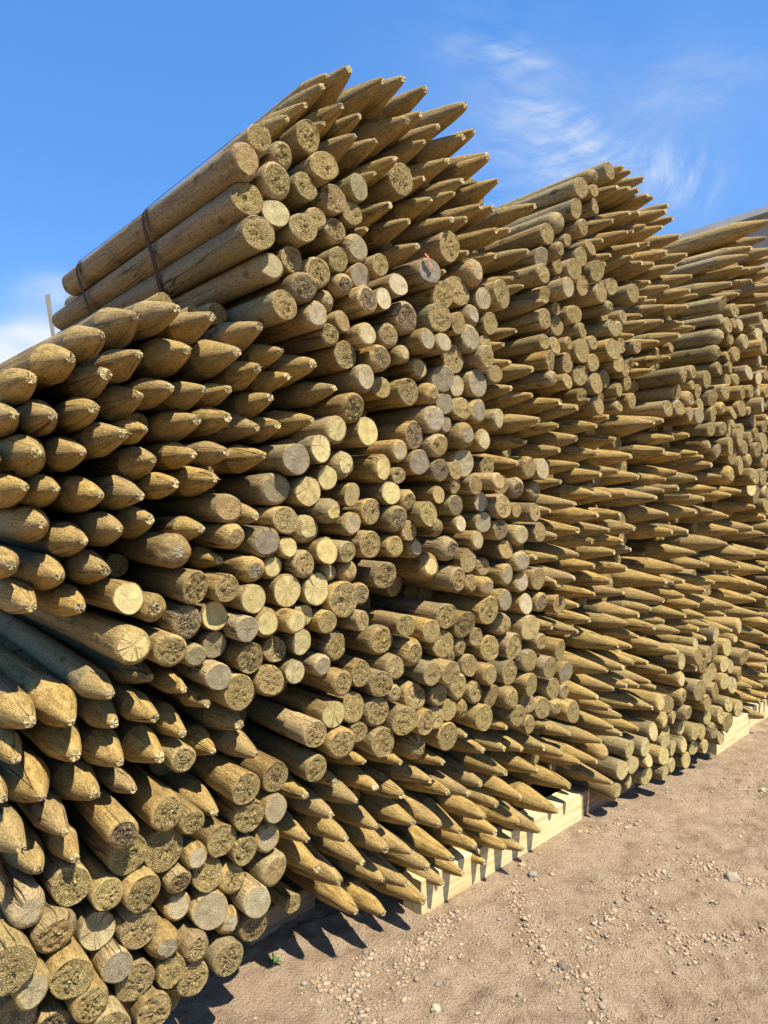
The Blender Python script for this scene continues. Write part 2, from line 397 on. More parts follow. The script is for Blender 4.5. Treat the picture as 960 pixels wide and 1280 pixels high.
def mat_simple(name, col, rough=.6, scale=60.0, var=.35, bump=.2):
    m, nt, b = new_mat(name); k = N(nt)
    tc = k.add('ShaderNodeTexCoord').outputs['Object']
    n = k.noise(tc, 1.3, scale, 4, .6)
    c = k.mix(k.ramp(n, [(.3, var), (.6, 0.0)]), col, tuple(x*.4 for x in col))
    k.l(c, b.inputs['Base Color']); b.inputs['Roughness'].default_value = rough
    k.l(k.bump(n, bump, .002), b.inputs['Normal'])
    return m
M_STRAP = mat_simple('rusty_steel_band', (.055, .032, .02), .8, 45)
M_TAG = mat_simple('faded_red_plastic', (.72, .16, .12), .5, 90, .25)
M_STRING = mat_simple('pale_twine', (.40, .24, .14), .8, 200)
M_LEAF = mat_simple('weed_leaf', (.07, .15, .03), .6, 120)

# ------------------------------------------------------------------ mesh assembly
class Geo:
    """vertices, faces (quads and n-gons), material slots and per-vertex attributes of one mesh"""
    def __init__(s): s.v = []; s.f = []; s.fm = []; s.lp = []; s.rnd = []; s.ec = []; s.n = 0
    def add(s, v, faces, mat, lp, rnd, ec):
        s.v.append(v); s.f += [tuple(i + s.n for i in f) for f in faces]; s.fm += [mat]*len(faces)
        s.lp.append(lp); s.rnd.append(np.tile(rnd, (len(v), 1))); s.ec.append(np.tile((*ec, 1.0), (len(v), 1))); s.n += len(v)
    def mesh(s, name, mats):
        me = bpy.data.meshes.new(name)
        v = np.concatenate(s.v)
        me.from_pydata(v.tolist(), [], s.f)
        for m in mats: me.materials.append(m)
        me.polygons.foreach_set('material_index', np.array(s.fm, dtype=np.int32))
        me.polygons.foreach_set('use_smooth', np.ones(len(s.f), dtype=bool))
        a = me.attributes.new('lp', 'FLOAT_VECTOR', 'POINT'); a.data.foreach_set('vector', np.concatenate(s.lp).astype(np.float32).ravel())
        a = me.attributes.new('rnd', 'FLOAT_COLOR', 'POINT'); a.data.foreach_set('color', np.concatenate(s.rnd).astype(np.float32).ravel())
        a = me.attributes.new('ecol', 'FLOAT_COLOR', 'POINT'); a.data.foreach_set('color', np.concatenate(s.ec).astype(np.float32).ravel())
        me.update(); return me

def grid_faces(nr, ns):
    f = []
    for i in range(nr-1):
        for j in range(ns):
            a, b = i*ns+j, i*ns+(j+1) % ns
            f.append((a, b, b+ns, a+ns))
    return f

def rings(zs, rs, ns, R, rg, wob=.02, tilt=(0, 0), offs=None):
    zs, rs = np.array(zs), np.array(rs)
    th = np.arange(ns)/ns*2*np.pi
    ph = rg.uniform(0, 6.28, 3)
    lob = 1 + wob*(np.cos(2*th+ph[0]) + .7*np.cos(3*th+ph[1]) + .5*np.cos(5*th+ph[2]))
    r = rs[:, None]*lob[None, :]*(1+rg.normal(0, wob*.28, (len(zs), ns)))
    x, y = r*np.cos(th), r*np.sin(th)
    z = np.repeat(zs[:, None], ns, 1)
    fade = np.clip(1 + z/.12, 0, 1)
    z = z + (tilt[0]*x + tilt[1]*y)*fade
    if offs is not None: x = x + offs[0][:, None]; y = y + offs[1][:, None]
    return np.stack([x, y, z], -1).reshape(-1, 3)

ECOL = {'G': (.29, .250, .160), 'Y': (.47, .385, .165), 'W': (.43, .36, .21), 'R': (.40, .30, .115), 'B': (.36, .255, .105), 'D': (.19, .14, .08), 'T2': (.28, .25, .20), 'P': (.56, .45, .23)}
def post_parts(kind, R, L, rg, ns, fine, rnd, cone=(3.3, 4.3)):
    """geometry of one post in its own frame, z towards the visible end, which lies at z = 0"""
    parts = []
    bend = rg.normal(0, .007, 2)
    def off(zs):
        t = np.clip(-np.array(zs)/L, 0, 1); q = 4*t*(1-t)*np.clip((t-.05)*4, 0, 1)
        return (bend[0]*q, bend[1]*q)
    taper = rg.uniform(-.05, .07)
    body = [-.30, -.55, -.9, -1.3, -L+.012, -L]
    rough = {'R': 1.0, 'D': .75, 'B': .3, 'G': .15, 'T2': .15, 'W': .2, 'Y': 0.0, 'P': .3}[kind]
    if kind == 'R': rough = rg.uniform(.65, 1.0)
    elif kind in 'GWB': rough = rg.choice([.12, .25, .38] if kind != 'B' else [.12, .3, .55, .75])
    rnd = (rnd[0], rnd[1], rnd[2], rough)
    ec = np.array(ECOL[kind])*rg.uniform(.82, 1.15)*np.array([1, rg.uniform(.96, 1.04), rg.uniform(.88, 1.1)])
    def clo(vs): return vs.copy()
    if kind == 'P':
        Lc = R*rg.uniform(*cone); rt = min(R*.30, rg.uniform(.0085, .0145)); pw = rg.uniform(.70, .95)
        ts = np.linspace(0, 1, 9 if fine else 6)
        zs = -Lc*ts; rs = rt + (R*.985-rt)*ts**pw
        ex = rg.normal(0, .10*R, 2)
        of = (ex[0]*(1-ts), ex[1]*(1-ts))
        v = rings(zs, rs, ns, R, rg, .018, rg.normal(0, .12, 2), of)
        v[:ns, 2] += rg.normal(0, .0022, ns)
        g = Geo(); f = grid_faces(len(zs), ns)
        g.add(v, f, 0, clo(v), rnd, ec)
        # small flat, often torn, top of the point
        cap = v[:ns].copy(); mid = cap.mean(0) + np.array([0, 0, rg.uniform(-.002, .004)])
        ring2 = mid + (cap-mid)*.5; ring2[:, 2] += rg.normal(0, .003, ns)
        cv = np.concatenate([cap, ring2, mid[None]])
        cf = [(j, ns+j, ns+(j+1) % ns, (j+1) % ns) for j in range(ns)] + [(ns+j, 2*ns, ns+(j+1) % ns) for j in range(ns)]
        g.add(cv, cf, 1, cv.copy(), rnd, ec)
        if fine and rg.random() < .45:      # torn fibres at the very tip
            for _ in range(rg.integers(5, 13)):
                a = rg.uniform(0, 6.28); q = mid + np.array([math.cos(a), math.sin(a), 0])*rt*rg.uniform(.2, 1.0)
                d = np.array([math.cos(a)*.6, math.sin(a)*.6, rg.uniform(.1, 1.1)])*rg.uniform(.004, .013)
                s_ = np.array([-math.sin(a), math.cos(a), 0])*rg.uniform(.0012, .0028)
                n_ = np.array([0, 0, -.003])
                fv = np.array([q-s_, q+s_, q+n_, q+d])
                g.add(fv, [(0, 1, 3), (1, 2, 3), (2, 0, 3)], 1, fv.copy(), rnd, ec*1.1)
        parts.append(('point', g, [M_POINT, M_END]))
        zs = [-Lc, -Lc-.012] + [z for z in body if z < -Lc-.05]
        rs = [R*.985, R] + [R*(1+taper*(-z/L)) for z in zs[2:-1]] + [R*.9]
        v = rings(zs, rs, ns, R, rg, .016, (0, 0), off(zs))
        v[:ns] = parts[0][1].v[0][-ns:]
    else:
        ch = rg.choice([.004, .012, .022, .034], p=[.42, .36, .16, .06])*R/.05
        if kind in 'YR' and rg.random() < .4: ch = .004
        if kind == 'R' : ch *= .8
        depth = ch*rg.uniform(.9, 1.6)
        tilt = rg.normal(0, .11, 2)
        zs = [0, -depth*.18, -depth*.5, -depth, -depth-.03] + [-.16] + body
        re = R - ch
        rs = [re, re+ch*.45, re+ch*.8, R, R, R*1.005] + [R*(1+taper*(-z/L)) for z in body[:-1]] + [R*.9]
        v = rings(zs, rs, ns, R, rg, .028, tilt, off(zs))
        if ch > .012: v[:ns] += rg.normal(0, .0012, (ns, 3))
    nr = len(v)//ns
    f = grid_faces(nr, ns) + [tuple(range((nr-1)*ns, nr*ns))[::-1]]
    f = [tuple(x) for x in f]
    gs = Geo(); gs.add(v, f, 0, clo(v), rnd, ec)
    parts.insert(0, ('shaft', gs, [M_SHAFT]))
    if kind != 'P':
        rim = v[:ns]; mid = rim.mean(0)
        fr = np.linspace(1, 0, (8 if rough > .5 else 5) if fine else 4)[:-1]
        vs = []
        for i, q in enumerate(fr):
            ring = mid + (rim-mid)*q
            amp = (.0032 if rough > .5 else .0010)*(1 if i else .35)
            ring = ring + np.stack([np.zeros(ns), np.zeros(ns), rg.normal(0, amp, ns) - (.0006*rough if i else 0)], -1)
            vs.append(ring)
        vs = np.concatenate(vs + [mid[None]]); nr2 = len(fr)
        ff = [(b_, a_, d_, c_) for (a_, b_, c_, d_) in [(x[0], x[1], x[2], x[3]) for x in grid_faces(nr2, ns)]]
        ff = [tuple(reversed(x)) for x in grid_faces(nr2, ns)]
        ff += [((nr2-1)*ns+(j+1) % ns, (nr2-1)*ns+j, nr2*ns) for j in range(ns)]
        ge = Geo(); ge.add(vs, ff, 0, vs.copy(), rnd, ec); parts.append(('cut_end', ge, [M_END]))
    return parts

# ------------------------------------------------------------------ read the survey
posts = []
for ln in TILES.strip().splitlines():
    k_, *q_ = ln.split()
    if k_ == 'T': ox, oy, sc = map(float, q_); continue
    for e in q_:
        x, y, r = map(float, e.split(','))
        x, y, r = ox+x/sc, oy+y/sc, r/sc
        if any((p[0] == 'P') == (k_ == 'P') and math.hypot(p[1]-x, p[2]-y) < max(4.5, .4*r) for p in posts): continue
        posts.append((k_, x, y, r))
n = len(posts)
KIND = [p[0] for p in posts]; PX = np.array([p[1:3] for p in posts]); RP = np.array([p[3] for p in posts])
RAY = rays(PX[:, 0], PX[:, 1]); nrm = NF
den = RAY @ nrm
def place(d):
    t = ((P0 + nrm*FACE_OFF - CAM) @ nrm + d)/den
    return CAM + RAY*t[:, None]
d0 = rng.normal(0, .022, n); d = d0.copy(); sh = np.zeros((n, 2))
pos = place(d)
grow = np.array([1.08 if k_ == 'P' else 1.13 for k_ in KIND])          # ends are a little narrower than their shafts
for i in range(n):
    if KIND[i] != 'P' and PX[i, 1] < 400 and PX[i, 0] < 352: grow[i] = 1.25
    elif PX[i, 0] < 350 and PX[i, 1] > 900: grow[i] *= 1.05
    elif PX[i, 0] > 620: grow[i] *= .95
RAD = np.clip(RP/F*pos[:, 1]*grow, .027, .074)
rayu = RAY @ UU/den            # change of u per metre of protrusion
for it in range(260):
    pos = place(d)
    u = pos @ UU + sh[:, 0]; v = pos[:, 2] + sh[:, 1]
    du = u[None, :]-u[:, None]; dv = v[None, :]-v[:, None]
    dist = np.hypot(du, dv) + np.eye(n)
    pen = np.clip(RAD[:, None]+RAD[None, :] - dist, 0, None); np.fill_diagonal(pen, 0)
    nu, nv = du/dist, dv/dist
    fu, fv = (pen*nu).sum(1), (pen*nv).sum(1)
    d = np.clip(d0 + (d - d0 + .22*fu)*.995, -.19, .21)
    sh -= .10*np.stack([fu, fv], -1)
    lim = .42*RAD[:, None]; sh = np.clip(sh, -lim, lim)
# whatever still meets gives way a little
shrink = np.clip(1 - pen.max(1)/RAD*.08, .965, 1)
RAD = RAD*shrink
pos = place(d) + UU*sh[:, :1] + np.array([0, 0, 1])*sh[:, 1:]
pos[:, 2] = np.maximum(pos[:, 2], RAD + .008)
print('residual overlap', float(pen.max()), int((pen > .02).sum()//2))

# ------------------------------------------------------------------ words for the posts
BUNDLES = [((300, 260), 'in the strapped top bundle'), ((420, 150), 'on the top bundle crest'), ((540, 200), 'at the top bundle shoulder'),
           ((470, 400), 'below the strapped bundle'), ((590, 400), 'near the red-tagged end'), ((250, 440), 'under the strapped posts'),
           ((90, 560), 'in the upper left heap'), ((240, 560), 'in the pointed heap middle'), ((150, 690), 'at the pointed heap foot'),
           ((300, 680), 'between heap and yellow ends'), ((400, 640), 'among the yellow ends'), ((510, 620), 'in the stack face middle'),
           ((620, 620), 'beside the wide pointed field'), ((280, 830), 'over the dark gap'), ((110, 880), 'atop the lowest left bundle'), ((230, 930), 'along the low bundle crest'),
           ((60, 1050), 'at the picture edge below'), ((230, 1050), 'in the low left bundle'), ((130, 1200), 'at the low bundle bottom'), ((270, 1150), 'over the bare ground'),
           ((450, 850), 'in the jutting lower row'), ((600, 800), 'in the rough-ended right cluster'), ((660, 880), 'above the pointed bearer bundle'),
           ((420, 1010), 'beside the brown bearer'), ((520, 1070), 'at the pale bearer end'), ((600, 1000), 'over the pale bearer'), ((680, 950), 'above the pale bearer tail'),
           ((720, 270), 'on the second stack top'), ((820, 270), 'on the second stack crest'), ((720, 430), 'in the blunt second stack'), ((760, 600), 'in the wide pointed field'),
           ((730, 740), 'in the middle pointed field'), ((780, 860), 'low in the pointed field'), ((900, 330), 'on the third stack top'), ((920, 480), 'in the blunt third stack'),
           ((860, 690), 'in the far pointed field'), ((850, 900), 'among the low yellow ends')]
LOOK = {'P': 'sharpened', 'G': 'grey-ended', 'Y': 'yellow-ended', 'R': 'rough-ended', 'W': 'pale-ended', 'B': 'tan-ended', 'D': 'dark-ended', 'T2': 'grey-ended'}
ORD = ['leftmost', 'second from left', 'third from left', 'fourth from left', 'fifth from left', 'sixth from left', 'seventh from left', 'eighth from left', 'ninth from left']
ROWW = ['top', 'second', 'third', 'fourth', 'fifth', 'sixth']
big = sorted(range(n), key=lambda i: -RP[i])[:300]
big = set(big)
cells = {}
for i in range(n):
    b_ = min(range(len(BUNDLES)), key=lambda q: (BUNDLES[q][0][0]-PX[i, 0])**2 + (BUNDLES[q][0][1]-PX[i, 1])**2)
    cells.setdefault((b_, KIND[i]), []).append(i)
LABEL = {}
for (b_, k_), ids in cells.items():
    ph = BUNDLES[b_][1]; lk = LOOK[k_]
    if k_ == 'T2':
        LABEL[ids[0]] = 'grey-ended post with a torn red tag stapled to its sawn end'; continue
    if len(ids) == 1: LABEL[ids[0]] = f'only {lk} fence post {ph}'; continue
    nrow = 1 if len(ids) <= 5 else (len(ids)+4)//5
    ids = sorted(ids, key=lambda i: PX[i, 1]); rows = [list(r) for r in np.array_split(ids, nrow)]
    for ri, row in enumerate(rows):
        row.sort(key=lambda i: PX[i, 0])
        for ci, i in enumerate(row):
            o = 'rightmost' if (ci == len(row)-1 and ci > 0) else ORD[ci]
            if len(ids) == 2: o = "left one" if ci == 0 else "right one"
            LABEL[i] = f'{lk} post, {o} of the few {ph}' if nrow == 1 else f'{lk} post, {o}, {ROWW[min(ri, 5)] if ri < nrow-1 else "lowest"} row {ph}'

# ------------------------------------------------------------------ build the posts
def frame_of(i, rg):
    a = -AX + UU*rg.normal(0, .010) + np.array([0, 0, 1])*rg.normal(0, .008)
    a /= np.linalg.norm(a)
    x = np.cross([0, 0, 1], a); x /= np.linalg.norm(x); y = np.cross(a, x)
    spin = rg.uniform(0, 6.28); c, s = math.cos(spin), math.sin(spin)
    return np.stack([x*c+y*s, -x*s+y*c, a], 1)
FR = {}
rest = Geo(); tagged = None
for i in range(n):
    rg = np.random.default_rng(1000+i)
    k_ = KIND[i]; R = float(RAD[i]); L = rg.uniform(1.76, 1.86)
    if PX[i, 1] < 420 and PX[i, 0] < 640: L = rg.uniform(1.84, 2.06) if PX[i, 1] > 215 else rg.uniform(1.58, 1.72)
    Fm = frame_of(i, rg); FR[i] = (Fm, L)
    rnd = rg.random(3)
    if PX[i, 1] < 420: rnd[1] = (.78 + .22*rnd[1]) if PX[i, 0] < 360 else (.55 + .45*rnd[1])
    if PX[i, 0] > 640 and PX[i, 1] < 480: rnd[2] = rnd[2]**.5
    if PX[i, 0] > 690 and PX[i, 1] > 780: rnd[2] = .6 + .4*rnd[2]
    fine = i in big
    cone = (3.4, 4.4)
    if PX[i, 0] < 380: cone = (2.7, 3.4) if PX[i, 1] < 780 else (2.7, 3.6)
    parts = post_parts(k_, R, L, rg, 26 if RP[i] > 17 else (20 if fine else 14), fine, rnd, cone)
    if fine:
        o = bpy.data.objects.new('fence_post', None); C.objects.link(o)
        M = Matrix([[*Fm[r_], pos[i, r_]] for r_ in range(3)] + [[0, 0, 0, 1]])
        o.matrix_world = M
        o.empty_display_size = .05
        o['label'] = LABEL[i]; o['category'] = 'fence post'; o['group'] = 'fence posts stacked in bundles'
        for nm, g, mats in parts:
            c_ = bpy.data.objects.new(nm, g.mesh(nm, mats)); C.objects.link(c_); c_.parent = o
        if k_ == 'T2': tagged = (o, R)
    else:
        for nm, g, mats in parts:
            vs = np.concatenate(g.v) @ Fm.T + pos[i]
            mi = {M_SHAFT: 0, M_POINT: 1, M_END: 2}
            rest.v.append(vs); rest.f += [tuple(q+rest.n for q in f) for f in g.f]; rest.fm += [mi[mats[m_]] for m_ in g.fm]
            rest.lp += g.lp; rest.rnd += g.rnd; rest.ec += g.ec; rest.n += len(vs)

# posts further in, where the face leaves room between the ones in front
u = pos @ UU; v = pos[:, 2]
umin, umax = u.min(), u.max()
hs = []
rg = np.random.default_rng(5)
cu, cv_, cr = list(u), list(v), list(RAD)
for t_ in range(14000):
    uu = rg.uniform(umin+.05, umax+.6); vv = rg.uniform(.17, 3.3)
    near = np.abs(u-uu) < .22
    if near.sum() == 0 and uu < umax: continue
    top = v[near].max() if near.any() else v[u > umax-.4].max()
    if vv > top-.08: continue
    lf = (u < uu-.02) & (u > uu-.35) & (np.abs(v-vv) < .10)
    if uu < umax and lf.sum() < 2: continue
    if uu < umin + .5 and .95 < vv < 1.32: continue
    rr = rg.uniform(.028, .050)
    dd = np.hypot(np.array(cu)-uu, np.array(cv_)-vv) - np.array(cr)
    if dd.min() < rr*.9: continue
    cu.append(uu); cv_.append(vv); cr.append(rr); hs.append((uu, vv, rr))
print('inner posts', len(hs))
basep = P0 + nrm*FACE_OFF
def face_s(q): return ((basep - UU*q) @ NF)/(AX @ NF)      # how far along a post's axis the face lies
for (uu, vv, rr) in hs:
    out = uu > umax
    dep = rg.uniform(.0, .1) if out else rg.uniform(.16, .36)
    c0 = UU*uu + AX*(face_s(uu) + dep); c0[2] = vv
    k_ = rg.choice(list('PPPRYB')) if out else 'R'
    L = 1.8-dep
    Fm = frame_of(0, rg)
    for nm, g, mats in post_parts(k_, rr, L, rg, 12, False, rg.random(3)):
        vs = np.concatenate(g.v) @ Fm.T + c0
        mi = {M_SHAFT: 0, M_POINT: 1, M_END: 2}
        rest.v.append(vs); rest.f += [tuple(q+rest.n for q in f) for f in g.f]; rest.fm += [mi[mats[m_]] for m_ in g.fm]
        rest.lp += g.lp; rest.rnd += g.rnd; rest.ec += g.ec; rest.n += len(vs)
o = bpy.data.objects.new('fence_posts', rest.mesh('fence_posts', [M_SHAFT, M_POINT, M_END])); C.objects.link(o)
o['label'] = 'mass of smaller sharpened and blunt fence posts stacked further along the row'; o['category'] = 'post stack'; o['kind'] = 'stuff'

# ------------------------------------------------------------------ helpers for the other things
def link(name, me, label=None, cat=None, group=None, kind=None, parent=None):
    ob = bpy.data.objects.new(name, me); C.objects.link(ob)
    if label: ob['label'] = label
    if cat: ob['category'] = cat
    if group: ob['group'] = group
    if kind: ob['kind'] = kind
    if parent is not None: ob.parent = parent
    return ob
def plain_mesh(name, v, f, m, smooth=False):
    me = bpy.data.meshes.new(name); me.from_pydata([tuple(map(float, p)) for p in v], [], f); me.materials.append(m)
    if smooth: me.polygons.foreach_set('use_smooth', np.ones(len(me.polygons), dtype=bool))
    me.update(); return me

# bearers of sawn timber under the bundles
def bearer(a, b, height, depth, mat, label, seed):
    """a, b: ends of the lower front edge; the timber runs from a to b, its depth goes in under the stack"""
    rg = np.random.default_rng(seed)
    a, b = np.array(a), np.array(b); dirv = b-a; L = np.linalg.norm(dirv); dirv /= L
    back = np.array([-dirv[1], dirv[0], 0]);
    if back @ AX < 0: back = -back
    nx = 14; prof = []
    c = .004
    sec = [(0, c), (c, 0), (depth-c, 0), (depth, c), (depth, height-c), (depth-c, height), (c, height), (0, height-c)]
    v = []; f = []
    for i in range(nx+1):
        x = L*i/nx
        for (y, z) in sec:
            v.append((x + (rg.normal(0, .002) if i in (0, nx) else 0), y+rg.normal(0, .0008), z+rg.normal(0, .0008)))
    m_ = len(sec)
    for i in range(nx):
        for j in range(m_):
            f.append((i*m_+j, i*m_+(j+1) % m_, (i+1)*m_+(j+1) % m_, (i+1)*m_+j))
    f.append(tuple(range(m_))[::-1]); f.append(tuple(range(nx*m_, nx*m_+m_)))
    ob = link('timber_bearer', plain_mesh('timber_bearer', v, f, mat), label, 'bearer', 'timber bearers under the post bundles')
    ob.matrix_world = Matrix([[dirv[r_], back[r_], (0, 0, 1)[r_], a[r_]-(.01 if r_ == 2 else 0)] for r_ in range(3)] + [[0, 0, 0, 1]])
    return ob
gp = ground_pt
bearer(gp(527, 1143), gp(727, 1023), .138, .10, M_PALE, 'pale fresh-sawn timber bearer under the pointed posts, nearest and longest of the pale ones', 1)
bearer(gp(729, 1026)+AX*.03, gp(800, 985)+AX*.03, .130, .10, M_BROWN, 'shaded brown bearer under the lowest yellow-ended posts', 2)
bearer(gp(312, 1183), gp(394, 1135), .105, .10, M_BROWN, 'set-back brown bearer with dark grain in shade beside the low left bundle', 3)
bearer(gp(896, 943), gp(937, 915), .145, .10, M_PALE, 'pale bearer with sunlit top beside the low yellow-ended posts', 4)
bearer(gp(939, 915)+AX*.05, gp(1010, 873)+AX*.05, .14, .10, M_PALE, 'pale bearer at the far right edge under dark pointed posts', 5)

# steel bands round the top bundle
top_ids = [i for i in range(n) if 296 < PX[i, 0] < 640 and PX[i, 1] < 395 and PX[i, 1] < 420 - .0*PX[i, 0] and pos[i, 2] > 2.02 and not (PX[i, 0] > 560 and PX[i, 1] > 300)]
def hull(pts):
    pts = sorted(map(tuple, pts)); 
    def half(ps):
        h = []
        for p in ps:
            while len(h) >= 2 and (h[-1][0]-h[-2][0])*(p[1]-h[-2][1]) - (h[-1][1]-h[-2][1])*(p[0]-h[-2][0]) <= 0: h.pop()
            h.append(p)
        return h
    a, b = half(pts), half(pts[::-1]); return a[:-1]+b[:-1]
def band(s_at, label, skew):
    pts = []
    for i in top_ids:
        Fm, L = FR[i]; q = pos[i] - Fm[:, 2]*s_at
        cu_, cz = q @ UU, q[2]
        for a in np.linspace(0, 2*np.pi, 20, endpoint=False): pts.append((cu_+(RAD[i]*1.07+.003)*math.cos(a), cz+(RAD[i]*1.07+.003)*math.sin(a)))
    h = np.array(hull(pts)); 
    # resample
    q = []
    for a, b in zip(h, np.roll(h, -1, 0)):
        m_ = max(1, int(np.hypot(*(b-a))/.03))
        for t in range(m_): q.append(a+(b-a)*t/m_)
    q = np.array(q); m_ = len(q); cen = q.mean(0)
    base = s_at
    v, f = [], []
    W = .013
    for j, (a, z) in enumerate(q):
        nn = q[(j+1) % m_]-q[j-1]; nn = np.array([nn[1], -nn[0]]); nn /= np.linalg.norm(nn)
        sk = skew*(z-cen[1]) + .006*math.sin(j*.9)
        for (w_, t_) in ((-W, 0), (W, 0), (W, .0025), (-W, .0025)):
            p2 = np.array([a, z]) + nn*t_
            p = UU*p2[0] + AX*(face_s(p2[0])+base+sk+w_); p[2] = p2[1]
            v.append(p)
    for j in range(m_):
        k2 = (j+1) % m_
        for e in range(4): f.append((j*4+e, j*4+(e+1) % 4, k2*4+(e+1) % 4, k2*4+e))
    return link('steel_band', plain_mesh('steel_band', v, f, M_STRAP), label, 'strap', 'bands round the top bundle')
band(.60, 'dark rusty strap round the top bundle, the one nearer the blunt ends', .03)
band(1.32, 'dark rusty strap round the top bundle near the far tail of the posts', .03)

def tube(path, r, ns=6):
    path = np.array(path, float); v = []; f = []
    for i, p in enumerate(path):
        t = path[min(i+1, len(path)-1)]-path[max(i-1, 0)]; t /= np.linalg.norm(t)
        a = np.cross(t, [.3, .2, 1]); a /= np.linalg.norm(a); b = np.cross(t, a)
        rr = r[i] if hasattr(r, '__len__') else r
        for j in range(ns):
            th = j/ns*2*np.pi; v.append(p + (a*math.cos(th)+b*math.sin(th))*rr)
    for i in range(len(path)-1):
        for j in range(ns): f.append((i*ns+j, i*ns+(j+1) % ns, (i+1)*ns+(j+1) % ns, (i+1)*ns+j))
    f.append(tuple(range(ns))[::-1]); f.append(tuple(range((len(path)-1)*ns, len(path)*ns)))
    return v, f
def at_face(px, py, dd=0.0):
    r = rays(px, py); t = ((P0 + nrm*(FACE_OFF+dd) - CAM) @ nrm)/(r @ nrm)
    return CAM + r*t

# ------------------------------------------------------------------ ground
def hash2(ix, iy, seed):
    h = (ix.astype(np.int64)*374761393 + iy.astype(np.int64)*668265263 + seed*1442695041) & 0xffffffff
    h = ((h ^ (h >> 13))*1274126177) & 0xffffffff
    return ((h ^ (h >> 16)) & 0xffff)/65535.0
def vnoise(x, y, seed):
    ix, iy = np.floor(x), np.floor(y); fx, fy = x-ix, y-iy
    fx, fy = fx*fx*(3-2*fx), fy*fy*(3-2*fy)
    a, b = hash2(ix, iy, seed), hash2(ix+1, iy, seed); c, d_ = hash2(ix, iy+1, seed), hash2(ix+1, iy+1, seed)
    return (a*(1-fx)+b*fx)*(1-fy) + (c*(1-fx)+d_*fx)*fy - .5
def fbm(x, y, f, seed, o=3):
    return sum(vnoise(x*f*2**i, y*f*2**i, seed+i)/2**i for i in range(o))
TRACKS = [[(640, 1100), (655, 1150), (680, 1185), (702, 1215), (745, 1238), (758, 1290)], [(728, 1190), (748, 1160), (772, 1135), (800, 1108), (832, 1085)],
          [(572, 1140), (545, 1165), (522, 1192), (500, 1235)], [(335, 1200), (365, 1212), (400, 1222), (430, 1250)], [(832, 1150), (850, 1172), (862, 1195)],
          [(852, 1085), (880, 1075), (905, 1092), (955, 1098)], [(640, 1060), (655, 1085), (668, 1095)], [(735, 1040), (770, 1030), (800, 1022)], [(880, 1170), (920, 1165), (958, 1150)], [(460, 1190), (445, 1230), (455, 1285)]]
TR = [np.array([ground_pt(*p)[:2] for p in t]) for t in TRACKS]
def track_dist(x, y):
    dmin = np.full(x.shape, 9.0)
    for t in TR:
        for a, b in zip(t[:-1], t[1:]):
            ab = b-a; s_ = np.clip(((x-a[0])*ab[0]+(y-a[1])*ab[1])/(ab@ab), 0, 1)
            dmin = np.minimum(dmin, np.hypot(x-a[0]-s_*ab[0], y-a[1]-s_*ab[1]))
    return dmin
def gheight(x, y):
    near = np.clip(1.6 - np.hypot(x-1, y-3)/10, 0, 1)
    wx = x + .10*fbm(x, y, 5, 91, 2); wy = y + .10*fbm(x, y, 5, 97, 2)
    h = .030*fbm(x, y, 1.3, 3) + .013*fbm(wx, wy, 6, 17, 3)
    r = np.abs(fbm(wx, wy, 9, 40, 3)); h += .012*np.clip(.12-r, 0, .12)/.12*np.clip(fbm(x, y, 2.2, 55, 2)+.25, 0, 1)
    h += .013*fbm(x, y, 28, 23, 2) + .022*np.clip(fbm(x, y, 26, 29, 2), .12, 1)*np.clip(fbm(x, y, 3.1, 33, 2)+.55, 0, 1) + .012*np.clip(fbm(x, y, 43, 61, 1), .1, 1)
    # shallow wheel ruts running along the row
    q = (x*UU[0]+y*UU[1]); face = (x-P0[0])*NF[0]+(y-P0[1])*NF[1]
    for c0 in (-1.05, -.62): 
        cc = face - 1.9 - c0 + .05*np.sin(q*1.3)
        h += (-.018*np.exp(-(cc/.13)**2) + .013*np.exp(-((np.abs(cc)-.21)/.06)**2) + .006*np.sin(q*55+3*np.sin(cc*14))*np.exp(-(cc/.12)**2))*near
    td = track_dist(x, y); h += .006*np.exp(-(td/.06)**2)
    lev = np.exp(-((face+.0)/.22)**2)
    return h*near*(1-.75*lev) + .05*fbm(x, y, .05, 71)*(1-near) - .008
def axis(a, b, step, far):
    core = np.arange(a, b, step); g = [step]; 
    out = []; x = 0; s_ = step
    while x < far: s_ *= 1.32; x += s_; out.append(x)
    out = np.array(out); return np.concatenate([(a-out)[::-1], core, core[-1]+out])
gx, gy = axis(-1.0, 3.3, .0115, 1200), axis(1.9, 5.6, .0115, 1200)
X, Y = np.meshgrid(gx, gy, indexing='ij'); Z = gheight(X, Y)
v = np.stack([X, Y, Z], -1).reshape(-1, 3); ny = len(gy)
ii, jj = np.meshgrid(np.arange(len(gx)-1), np.arange(ny-1), indexing='ij'); b0 = (ii*ny+jj).ravel()
fq = np.stack([b0, b0+ny, b0+ny+1, b0+1], -1)
def np_mesh(name, v, f, mat):
    me = bpy.data.meshes.new(name); k_ = f.shape[1]
    me.vertices.add(len(v)); me.vertices.foreach_set('co', v.astype(np.float32).ravel())
    me.loops.add(f.size); me.loops.foreach_set('vertex_index', f.astype(np.int32).ravel())
    me.polygons.add(len(f)); me.polygons.foreach_set('loop_start', np.arange(0, f.size, k_, dtype=np.int32))
    me.polygons.foreach_set('use_smooth', np.ones(len(f), dtype=bool))
    me.materials.append(mat); me.update(calc_edges=True); me.validate(); return me
